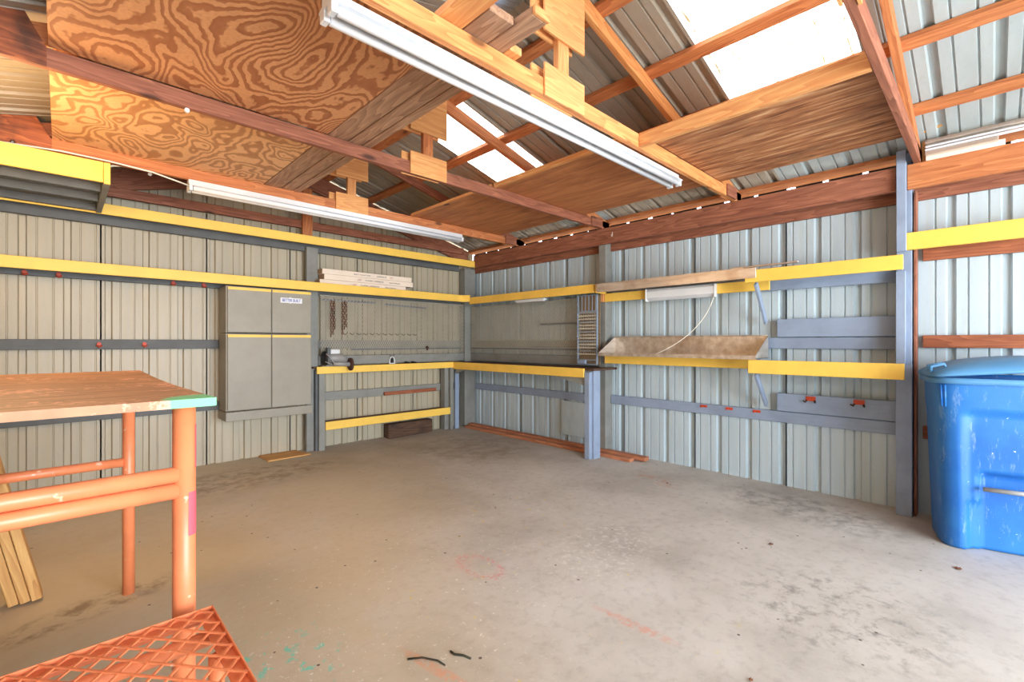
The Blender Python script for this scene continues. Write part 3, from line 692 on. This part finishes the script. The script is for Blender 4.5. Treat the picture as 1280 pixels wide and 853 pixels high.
# wire organizer
og = thing('wire_organizer', 'tall pale blue wire organizer rack hanging beside the right wall post', 'rack', (4.3, 3.2, 1.0))
for y in (3.06, 3.325): box('side_frame', 4.285, 4.305, y, y+.012, 1.0, 1.785, 'organizer', og, .001)
box('back_panel', 4.346, 4.352, 3.06, 3.337, 1.0, 1.785, 'amber', og, .001)
for k in range(6): box('wire', 4.285, 4.291, 3.075+.048*k, 3.080+.048*k, 1.60, 1.785, 'organizer', og, .0005)
for z in (1.78, 1.60, 1.0, 1.05): box('cross_rail', 4.283, 4.292, 3.06, 3.337, z-.005, z+.005, 'organizer', og, .0005)
for k in range(14):
    z = 1.575-k*.036
    bm = bmesh.new(); cube(bm, 0, .004, 0, .253, 0, .016); cube(bm, .004, .045, 0, .253, 0, .003)
    for j in range(8): cube(bm, -.001, .004, .018+.031*j, .022+.031*j, .0, .03)
    mk('rack_row', bm, 'tanmesh' if k % 3 else 'steel', og, (4.288, 3.072, z))
box('small_bin', 4.25, 4.285, 3.20, 3.31, 1.008, 1.045, 'grey_cool', og)

# grinder on the bench
gx, gy, gz = 2.28, 5.36, 1.005
gd = thing('bench_grinder', 'old grey bench grinder with two dark wheels at the left end of the workbench', 'tool', (gx, gy, .969))
box('base', gx-.12, gx+.10, gy-.02, gy+.06, .969, .985, 'steel', gd); box('pedestal', gx-.05, gx+.05, gy, gy+.05, .985, 1.03, 'steel', gd, .008)
tube('motor', [(gx-.09, gy, 1.065), (gx-.08, gy, 1.065), (gx+.09, gy, 1.060), (gx+.15, gy, 1.045), (gx+.17, gy, 1.04)], [.030, .058, .058, .044, .03], 'steel', gd, 20)
tube('arbor', [(gx-.02, gy-.08, 1.0), (gx+.17, gy-.085, .99)], .026, 'steel', gd, 16)
tube('wheel', [(gx+.165, gy-.085, .99), (gx+.172, gy-.085, .99), (gx+.190, gy-.085, .99), (gx+.197, gy-.085, .99)], [.02, .075, .075, .02], 'rustdk', gd, 26)
tube('wheel', [(gx-.118, gy-.02, 1.060), (gx-.111, gy-.02, 1.060), (gx-.092, gy-.02, 1.060), (gx-.085, gy-.02, 1.060)], [.02, .085, .085, .02], 'black', gd, 26)
box('switch_box', gx-.045, gx+.075, gy-.03, gy+.03, 1.115, 1.165, 'white', gd, .004); box('bracket', gx-.075, gx-.035, gy-.04, gy+.02, 1.09, 1.185, 'greydk', gd)
tube('tool_rest', [(gx-.11, gy-.09, 1.12), (gx-.01, gy-.10, .995), (gx-.04, gy-.10, .985), (gx-.12, gy-.09, 1.03)], .006, 'steel', gd, 8)
# little level-like item and bits
it = thing('clip_stand', 'small white arched holder standing on the back wall workbench', 'holder', (3.09, 5.42, .969))
bm = bmesh.new(); arch = [(-.035+.0, 0), (-.035, .05), (-.02, .085), (0, .095), (.02, .085), (.035, .05), (.035, 0)]
tube_bm(bm, [(x, 0, z) for x, z in arch], .006, 8); cube(bm, -.04, .04, -.012, .012, 0, .012); mk('arch', bm, 'white', it, (3.09, 5.42, .969))
box('dark_insert', 3.075, 3.105, 5.413, 5.427, .985, 1.04, 'black', it); tube('wire_top', [(3.05, 5.42, 1.09), (3.09, 5.42, 1.06), (3.13, 5.42, 1.09)], .004, 'combs', it, 6)
for x, l in ((3.30, 'left black tool bit lying on the workbench'), (3.40, 'right black tool bit lying on the workbench')):
    bm = bmesh.new(); tube_bm(bm, [(-.04, 0, .01), (-.01, 0, .018), (.02, .005, .01), (.04, 0, .012)], [.008, .014, .010, .005], 8)
    mk('tool_bit', bm, 'black', None, (x, 5.40, .969), label=l, cat='tool')
bm = bmesh.new(); tube_bm(bm, [(0, 0, .03), (0, -.012, .01), (0, -.014, -.02)], [.02, .022, .008], 10)
mk('dark_knob', bm, 'rustdk', None, (3.62, 5.415, 1.16), label='small dark knob hanging on the back wall mesh', cat='knob')

# cartons on the middle shelf
def carton(x0, x1, y0, y1, z0, z1, l, lines):
    T = thing('carton', l, 'box', ((x0+x1)/2, y0, z0), group='long white cartons on the shelf')
    box('body', x0, x1, y0, y1, z0, z1, 'box', T, .003); box('end_flap', x0-.002, x0, y0+.004, y1-.004, z0+.004, z1-.004, 'carton_end', T, .0005)
    for s, cx, size, mt, sh in lines: text_mesh('lettering', s, size, mt, T, (cx, y0-.001, (z0+z1)/2-.002), Matrix.Rotation(PI/2, 3, 'X'), shear=sh)
carton(2.11, 3.22, 5.30, 5.46, 1.9065, 1.968, 'long white flooring carton at the bottom of the stack on the middle shelf', [('/////', 2.52, .032, 'inkred', .4), ('CLASSIC LAMINATE', 2.72, .028, 'ink', 0), ('Select Collection', 3.0, .022, 'ink', 0)])
carton(2.16, 3.33, 5.30, 5.46, 1.970, 2.032, 'long white flooring carton in the middle of the stack on the middle shelf', [('/////', 2.58, .032, 'inkred', .4), ('CLASSIC LAMINATE', 2.78, .028, 'ink', 0), ('Select Collection', 3.06, .022, 'ink', 0)])
carton(2.14, 3.31, 5.305, 5.46, 2.034, 2.094, 'long white flooring carton on top of the stack on the middle shelf', [('SELECT COLLECTION', 2.62, .022, 'ink', 0), ('LAMINATE', 2.88, .028, 'ink', 0), ('/////', 3.01, .03, 'inkred', .4)])

# ---------------------------------------------------------------- right wall shelves, trays
def shelf_r(name, label, y0, y1, xf, z0, z1, xb=4.488):
    T = thing(name, label, 'shelf', (xf, (y0+y1)/2, z0))
    box('fascia', xf, xf+.02, y0, y1, z0, z1, 'yellow', T)
    box('shelf_board', xf+.021, xb, y0+.075 if y0 < .48 else y0, y1, z1-.06, z1-.04, 'grey_cool', T)
    return T
ru = shelf_r('right_shelf', 'yellow fronted shelf on the right wall, the upper one left of the tall post', .425, 1.455, 4.15, 1.752, 1.855)
box('ledger', 4.45, 4.489, .49, 1.42, 1.70, 1.80, 'grey_cool', ru)
board('brace', (4.19, 1.38, 1.745), (4.44, 1.38, 1.42), .022, .05, 'grey_cool', ru)
rl = shelf_r('right_shelf', 'yellow fronted shelf on the right wall, the lower one left of the tall post', .418, 1.43, 4.15, .990, 1.102)
[c for c in rl.children if c.name.startswith('shelf_board')][0].data.materials[0] = M['timber']
board('brace', (4.19, 1.38, .985), (4.45, 1.38, .70), .022, .05, 'grey_cool', rl)
lu = thing('rail_board', 'yellow board on the right wall behind the white light fixture, under the upper tray', 'board', (4.38, 2.2, 1.7))
box('rail', 4.365, 4.389, 1.33, 3.015, 1.700, 1.793, 'yellow', lu); box('support', 4.39, 4.489, 1.46, 3.015, 1.76, 1.795, 'grey_cool', lu)
ll = thing('rail_board', 'yellow board on the right wall directly under the lower tray', 'board', (4.38, 2.2, 1.0))
box('rail', 4.365, 4.389, 1.44, 3.015, 1.015, 1.105, 'yellow', ll); box('support', 4.39, 4.489, 1.44, 3.015, 1.065, 1.10, 'grey_cool', ll)
box('block', 4.352, 4.391, 3.02, 3.06, 1.70, 1.80, 'rawlt', label='small bare wood block on the right wall post beside the yellow board', cat='block')
box('yellow_board', 4.36, 4.391, YF+.1, .430, 1.912, 2.035, 'yellow', label='yellow board across the top right bay above the blue bin', cat='board')

def tray(name, label, y0, y1, xf, xb, z, hb, hf):
    """steel trough: floor, tall back, low front lip and sloping ends, folded from sheet"""
    bm = bmesh.new(); t = .003
    def slab(pts, d):
        a = [bm.verts.new(Vector(p)) for p in pts]; b = [bm.verts.new(Vector(p)+Vector(d)) for p in pts]; n = len(pts)
        bm.faces.new(a); bm.faces.new(b[::-1])
        for i in range(n): bm.faces.new((a[i], b[i], b[(i+1) % n], a[(i+1) % n]))
    L = y1-y0; D = xb-xf
    slab([(0, 0, 0), (D, 0, 0), (D, L, 0), (0, L, 0)], (0, 0, t))
    slab([(D, 0, 0), (D, L, 0), (D, L, hb), (D, 0, hb)], (-t, 0, 0))
    slab([(0, 0, -.008), (0, L, -.008), (0, L, hf), (0, 0, hf)], (-t, 0, 0))
    T = thing(name, label, 'tray', (xf, (y0+y1)/2, z))
    mk('trough', bm, 'inox', T, (xf, y0, z))
    for y in (y0, y1):
        poly('end_plate', [(xf, y, z), (xb, y, z), (xb, y, z+hb), (xf, y, z+hf)], (0, t if y == y0 else -t, 0), 'inox', T)
    box('back_rim', xb-.03, xb+.002, y0, y1, z+hb, z+hb+.006, 'inox', T, .001)
    return T
tray('steel_tray', 'lower stainless steel tray with open trough on the right wall', 1.36, 2.93, 4.13, 4.44, 1.113, .195, .025)
ut = tray('steel_tray', 'upper stainless steel tray just above the white light fixture', 1.462, 2.97, 4.14, 4.42, 1.808, .09, .070)
box('apron', 4.128, 4.136, 1.36, 2.95, 1.785, 1.87, 'inox', ut, .001)
box('paper_sheet', 4.31, 4.33, 1.10, 1.62, 1.90, 1.915, 'inox', label='thin dark edged sheet lying on the right end of the upper tray', cat='sheet')
lf = thing('strip_light', 'short white strip light under the upper tray with a hanging cord', 'light fixture', (4.33, 2.1, 1.67))
bm = bmesh.new(); L = .69
pts = [(0, .0), (-.02, .004), (-.05, .03), (-.05, .095), (-.03, .118), (0, .118)]
a = [bm.verts.new((x, 0, z)) for x, z in pts]; b = [bm.verts.new((x, L, z)) for x, z in pts]; n = len(pts)
bm.faces.new(a[::-1]); bm.faces.new(b)
for i in range(n): bm.faces.new((a[i], a[(i+1) % n], b[(i+1) % n], b[i]))
mk('diffuser', bm, 'white', lf, (4.364, 1.78, 1.672)); box('end_cap', 4.308, 4.364, 1.772, 1.779, 1.668, 1.792, 'white', lf); box('end_cap', 4.308, 4.364, 2.471, 2.478, 1.668, 1.792, 'white', lf)
pts = []
P0, P1, P2, P3 = Vector((4.34, 1.79, 1.68)), Vector((4.30, 1.84, 1.44)), Vector((4.24, 2.02, 1.25)), Vector((4.18, 2.30, 1.13))
for k in range(15):
    t = k/14; pts.append((1-t)**3*P0+3*(1-t)**2*t*P1+3*(1-t)*t*t*P2+t**3*P3)
tube('cord', [tuple(p) for p in pts]+[(4.2, 2.42, 1.125)], .004, 'cord', lf, 8)
s2 = thing('strip_light', 'thin white strip light under the middle shelf on the right wall', 'light fixture', (4.22, 4.0, 1.76))
box('housing', 4.20, 4.26, 3.78, 4.28, 1.768, 1.788, 'white', s2); box('diffuser', 4.205, 4.255, 3.80, 4.26, 1.755, 1.767, 'whitelens', s2)

# brackets and hooks
def red_bracket(y, label):
    T = thing('red_bracket', label, 'bracket', (4.46, y, .775), group='red brackets')
    box('plate', 4.458, 4.464, y-.035, y+.035, .762, .80, 'red', T, .001)
    tube('hook', [(4.46, y+.03, .765), (4.44, y+.035, .752), (4.43, y+.05, .765)], .006, 'rustdk', T, 8); tube('hook', [(4.46, y-.03, .765), (4.44, y-.035, .752), (4.43, y-.03, .765)], .006, 'rustdk', T, 8)
red_bracket(1.045, 'red bracket on the wide blue grey board, the one farther from the tall post'); red_bracket(.72, 'red bracket on the wide blue grey board, the one nearer the tall post')
for y, l in ((1.95, 'leftmost rusty tab on the low blue grey girt of the right wall'), (1.71, 'middle rusty tab on the low blue grey girt of the right wall'), (1.47, 'rightmost rusty tab on the low blue grey girt of the right wall')):
    bm = bmesh.new(); cube(bm, 0, .004, -.032, .032, -.010, .012); tube_bm(bm, [(0, .02, 0), (-.02, .02, -.01)], .005, 6)
    mk('rusty_tab', bm, 'red', None, (4.484, y, .628), label=l, cat='hook', group='rusty tabs')
def red_hook(x, z, y, label):
    bm = bmesh.new(); tube_bm(bm, [(0, .012, .01), (0, -.006, .01)], .016, 10); tube_bm(bm, [(-.016, -.006, -.004), (0, -.03, -.02), (.02, -.012, -.004)], .006, 7)
    mk('red_hook', bm, 'red', None, (x, y, z), label=label, cat='hook', group='red hooks')
red_hook(.247, 1.225, 5.525, 'left red hook on the dark grey girt above the orange table'); red_hook(.566, 1.225, 5.525, 'right red hook on the dark grey girt above the orange table')
for x, l in ((-.21, 'first red hook from the left under the middle shelf'), (-.01, 'second red hook from the left under the middle shelf'), (.78, 'third red hook from the left under the middle shelf'), (1.03, 'red hook under the middle shelf nearest the cabinets')):
    red_hook(x, 1.815, 5.485, l)

# lamp tubes stored above the plate at the right
sl = thing('metal_trim_bundle', 'bundle of long silver metal strips lying on the wall plate at the upper right', 'metal strips', (4.42, -.1, 2.53))
k = 0
for i, (x, z) in enumerate(((4.30, 2.625), (4.315, 2.600), (4.33, 2.645), (4.30, 2.575), (4.34, 2.62))):
    box('metal_strip', x, x+.02, -.24, .325, z, z+.014, 'whitelens' if i % 2 else 'inox', sl, .003)
box('carton_strip', 4.352, 4.45, -.06, .325, 2.521, 2.56, 'box', sl); box('metal_strip', 4.30, 4.351, -.03, .325, 2.548, 2.572, 'inox', sl); box('upright', 4.33, 4.345, -.235, -.225, 2.521, 2.66, 'steel', sl)
box('wood_cleat', 4.38, 4.42, .29, .345, 2.53, 2.70, 'rawlt', label='short upright cleat beside the near right truss heel', cat='block')
board('wood_peg', (4.28, .345, 2.705), (4.28, .235, 2.725), .02, .022, 'pale', label='short pale stick poking out beside the truss at the upper right', cat='stick')

# ---------------------------------------------------------------- things on the floor
def plyscrap():
    pts = [(1.55, 5.57, 0.002), (1.555, 5.25, .002), (1.99, 5.262, .002), (1.955, 5.43, .002), (1.93, 5.57, .002)]
    poly('plywood_scrap', pts, (0, 0, .012), 'pale', label='thin pale plywood scrap on the floor under the cabinets', cat='plywood')
plyscrap()

# orange work table
tb = thing('work_table', 'tall orange pipe framed work table with a worn plywood top at the left', 'table', (-.1, 2.3, 0))
bm = bmesh.new(); N = 10
x0, x1, y0, y1 = -.535, .305, 1.47, 3.17; cx, cy = (x0+x1)/2, (y0+y1)/2
grid = [[None]*(N+1) for _ in range(N+1)]
top = []
for i in range(N+1):
    row = []
    for j in range(N+1):
        u = i/N; v = j/N; row.append(bm.verts.new((x0+(x1-x0)*u-cx, y0+(y1-y0)*v-cy+.0, .012*(1-u)*(1 if v < .5 else .3)*0+.010*math.sin(PI*v)*(-1)+.006*(u < .01))))
    top.append(row)
fs = [bm.faces.new((top[i][j], top[i+1][j], top[i+1][j+1], top[i][j+1])) for i in range(N) for j in range(N)]
r = bmesh.ops.extrude_face_region(bm, geom=fs)
for v in [e for e in r['geom'] if isinstance(e, bmesh.types.BMVert)]: v.co.z -= .022
mk('table_top', bm, 'tabletop', tb, (cx, cy, 1.100))
LEG = .0275
for x, y, l in ((.248, 1.57, None), (.244, 2.995, None), (-.50, 1.57, None), (-.50, 2.995, None)): tube('leg', [(x, y, 0), (x, y, 1.078)], LEG if y < 2 else .025, 'orange', tb, 20)
for z in (.886, .842): tube('rail', [(-.48, 1.56, z), (.232, 1.56, z)], .0215, 'orange', tb, 18)
tube('rail', [(-.48, 2.99, .656), (.222, 2.99, .656)], .022, M['red'] if 0 else 'orange', tb, 16)
g = G('pink patch'); M['pink'] = g.fin(hexc(216, 92, 104), .45)
def patch(z0, z1, a0, a1, lab):
    bm = bmesh.new(); pr_ = None
    for k in range(9):
        t = math.radians(a0+(a1-a0)*k/8); r_ = LEG+.0006; v = (bm.verts.new((r_*math.cos(t), r_*math.sin(t), 0)), bm.verts.new((r_*math.cos(t), r_*math.sin(t), z1-z0)))
        if pr_: bm.faces.new((pr_[0], v[0], v[1], pr_[1]))
        pr_ = v
    mk('paint_patch', bm, 'pink', tb, (.248, 1.57, z0), None, True, label=lab)
patch(.715, .835, -78, 10, 'pink painted patch on the near leg'); patch(.90, 1.02, -36, 10, 'thin pink streak up the near leg')

# mesh step platform
sp = thing('step_platform', 'orange expanded metal step platform in the lower left foreground', 'platform', (-.15, 1.0, 0))
px0, px1, py0, py1, pz = -.54, .30, .42, 1.485, .525
expanded('mesh_deck', px1-px0-.01, py1-py0-.01, .050, .062, .005, 'orange', sp, (px0+.005, py0+.005, pz), (1, 0, 0), (0, 1, 0), .004)
for (a, b, c, d) in ((px0, px1, py1-.004, py1), (px0, px1, py0, py0+.004), (px1-.004, px1, py0+.004, py1-.004), (px0, px0+.004, py0+.004, py1-.004)): box('angle_iron', a, b, c, d, pz-.035, pz+.006, 'orange', sp, .001)
for (a, b, c, d) in ((px0+.005, px1-.005, py1-.036, py1-.005), (px0+.005, px1-.005, py0+.005, py0+.036), (px1-.036, px1-.005, py0+.037, py1-.037), (px0+.005, px0+.036, py0+.037, py1-.037)): box('angle_iron', a, b, c, d, pz-.010, pz-.006, 'orange', sp, .001)
tube('under_rail', [(px0, 1.40, pz-.035), (px1-.005, 1.40, pz-.035)], .019, 'orange', sp, 14)
for x, y in ((px1-.03, .45), (px0+.03, .45), (px0+.03, 1.44), (px1-.03, 1.30)): tube('leg', [(x, y, 0), (x, y, pz-.03)], .017, 'orange', sp, 14)

# leaning studs
for i, l in enumerate(('leftmost pale stud leaning on the left wall behind the table', 'middle pale stud leaning on the left wall behind the table', 'rightmost pale stud leaning on the left wall behind the table')):
    b = Vector((-.158+.039*i, 3.235, .012)); board('leaning_stud', b, b+Vector((-.375+.002*i, .02, 1.80)), .089, .036, 'pale', up=(1, 0, .2), label=l, cat='stud', group='leaning studs')

# leaves and twigs
for x, y, r, l in ((3.55, .13, .03, 'dead brown leaf on the floor nearest the blue bin'), (3.15, .95, .022, 'small dead leaf on the floor toward the right wall'), (1.83, .62, .014, 'tiny dead leaf on the floor at the bottom right'), (3.85, 2.0, .02, 'dark leaf on the floor near the long boards')):
    bm = bmesh.new(); pts = [(math.cos(t)*r*(1.0 if k % 2 else .62), math.sin(t)*r*.6*(1.0 if k % 2 else .62), .002+.004*abs(math.sin(t*1.5))) for k, t in enumerate([2*PI*j/12 for j in range(12)])]
    c = bm.verts.new((0, 0, .006)); vs = [bm.verts.new(p) for p in pts]
    for k in range(12): bm.faces.new((c, vs[k], vs[(k+1) % 12]))
    mk('leaf', bm, 'leaf', None, (x, y, .0), label=l, cat='leaf')
tube('twig', [(.98, 1.60, .003), (1.02, 1.56, .010), (1.06, 1.51, .004), (1.065, 1.47, .003)], .0035, 'twig', None, 6, label='dark curved twig on the floor at the bottom centre, left one', cat='twig')
tube('twig', [(1.13, 1.52, .003), (1.125, 1.49, .008), (1.15, 1.465, .004), (1.16, 1.43, .003)], .0045, 'twig', None, 6, label='dark green curved twig on the floor, right one', cat='twig')

# ---------------------------------------------------------------- blue bin
def make_bin():
    C = Vector((4.165, -.02, 0)); e = Vector((.20, -.98, 0)).normalized(); n = Vector((-e.y*-1, 0, 0))
    n = Vector((-.98, -.20, 0)).normalized()
    T = thing('wheelie_bin', 'large blue plastic wheeled bin with its lid ajar against the right wall', 'bin', C)
    rot = Matrix((e, -n, Vector((0, 0, 1)))).transposed()   # local x=e (to the right in view), local -y faces the room
    H = 1.03; NA, NZ = 96, 56; bm = bmesh.new()
    def half(z): t = z/H; return (.285+.035*t, .238+.032*t)
    def ss(a, b, x): t = max(0, min(1, (x-a)/(b-a))); return t*t*(3-2*t)
    rings = []
    for iz in range(NZ+1):
        z = H*iz/NZ; hx, hy = half(z); ring = []
        for k in range(NA):
            t = 2*PI*k/NA; p = 5.0; cx, cy = math.cos(t), math.sin(t)
            r = (abs(cx)**p+abs(cy)**p)**(-1/p); x, y = cx*r*hx, cy*r*hy
            if cy < -.3:
                m = ss(-.20, -.17, x)*(1-ss(.30, .33, x))
                # upper shallow panel, then the deep lifting pocket
                up = ss(.66, .60, z+.0) if 0 else 0
                d = .026*ss(-.185, -.172, x)*(1-ss(.82, .835, z))
                d += .055*ss(-.12, -.108, x)*(1-ss(.155, .17, x))*(1-ss(.455, .47, z))
                d += .03*ss(-.16, -.148, x)*(1-ss(.215, .23, x))*(1-ss(.27, .29, z))*(1-ss(-.12, -.108, x)*(1-ss(.155, .17, x)))
                y += d
            # bulge below the rim
            b = .012*ss(.80, .86, z)*(1-.0); x *= 1+b; y *= 1+b
            if cy < -.3 and z > .84: pass
            ring.append(bm.verts.new((x, y, z)))
        rings.append(ring)
    for a, b in zip(rings, rings[1:]):
        for k in range(NA): bm.faces.new((a[k], a[(k+1) % NA], b[(k+1) % NA], b[k]))
    bm.faces.new(rings[0][::-1])
    q = rot.to_quaternion()
    o = mk('body', bm, 'bin', T, C+Vector((0, 0, .004)), q, True)
    sf = o.modifiers.new('thick', 'SOLIDIFY'); sf.thickness = .004; sf.offset = -1
    def ringbar(name, z0, z1, grow, mat):
        bm = bmesh.new(); hx, hy = half(z0); rs = []
        for (g_, z) in ((0.002, z0), (grow, z0), (grow, z1), (0.002, z1)):
            r_ = []
            for k in range(64):
                t = 2*PI*k/64; p = 5.0; cx, cy = math.cos(t), math.sin(t); r = (abs(cx)**p+abs(cy)**p)**(-1/p); r_.append(bm.verts.new((cx*r*(hx*1.014+g_), cy*r*(hy*1.014+g_), z)))
            rs.append(r_)
        for i in range(4):
            a, b = rs[i], rs[(i+1) % 4]
            for k in range(64): bm.faces.new((a[k], a[(k+1) % 64], b[(k+1) % 64], b[k]))
        mk(name, bm, mat, T, C, q, True)
    ringbar('rim', 1.0, 1.035, .022, 'binlid')
    # lid: domed slab, hinged on the far-left side, slightly raised at the right
    bm = bmesh.new(); hx, hy = half(H); n1 = 20; g2 = []
    for i in range(n1+1):
        row = []
        for j in range(n1+1):
            u = -1+2*i/n1; v = -1+2*j/n1
            x = u*(hx+.03)*(1-.10*abs(v)**6*abs(u)**4); y = v*(hy+.03)*(1-.10*abs(u)**6*abs(v)**4)
            z = .055*(1-abs(u)**2.4)*(1-abs(v)**4)+.020*(1-abs(v)**8)*(1-abs(u)**8)+.032*(u+1)+.002
            row.append(bm.verts.new((x, y, z)))
        g2.append(row)
    fs = [bm.faces.new((g2[i][j], g2[i+1][j], g2[i+1][j+1], g2[i][j+1])) for i in range(n1) for j in range(n1)]
    r = bmesh.ops.extrude_face_region(bm, geom=fs)
    for v in [x for x in r['geom'] if isinstance(x, bmesh.types.BMVert)]: v.co.z -= .016
    mk('lid', bm, 'binlid', T, C+Vector((0, 0, 1.052)), q, True)
    def L2W(x, y, z): return C+rot@Vector((x, y, z))
    # hinge loops
    for y in (-.20, -.10):
        tube('hinge', [L2W(-hx-.012, y, 1.04), L2W(-hx-.012, y, 1.10), L2W(-hx+.05, y, 1.115), L2W(-hx+.06, y, 1.08)], .010, 'binlid', T, 8)
    # steel lift bar in the pocket
    tube('lift_bar', [L2W(-.108, -.250, .385), L2W(.160, -.250, .385)], .013, 'steel', T, 14)
    tube('rib', [L2W(-hx*.90-.0, -hy*.80-.02, .86), L2W(-hx*.92, -hy*.82-.02, .99)], .006, 'bin', T, 8); tube('rib', [L2W(-hx*.86, -hy*.90-.02, .86), L2W(-hx*.87, -hy*.92-.02, .99)], .006, 'bin', T, 8)
    for s in (-1, 1):
        tube('wheel', [L2W(.0+s*.20-.02, .225, .10), L2W(.0+s*.20+.02, .225, .10)], .10, 'black', T, 24)
make_bin()

# holder added for the warm fill light, out of view at the left
wl_ = thing('fill_holder', 'holder added for the warm fill light, unseen left of the view', 'lamp', (-.32, 3.45, 2.20))
tube('socket', [(-.32, 3.45, 2.42), (-.32, 3.45, 2.36)], .022, 'black', wl_, 12); tube('cord', [(-.32, 3.45, 2.66), (-.32, 3.45, 2.42)], .004, 'black', wl_, 6)
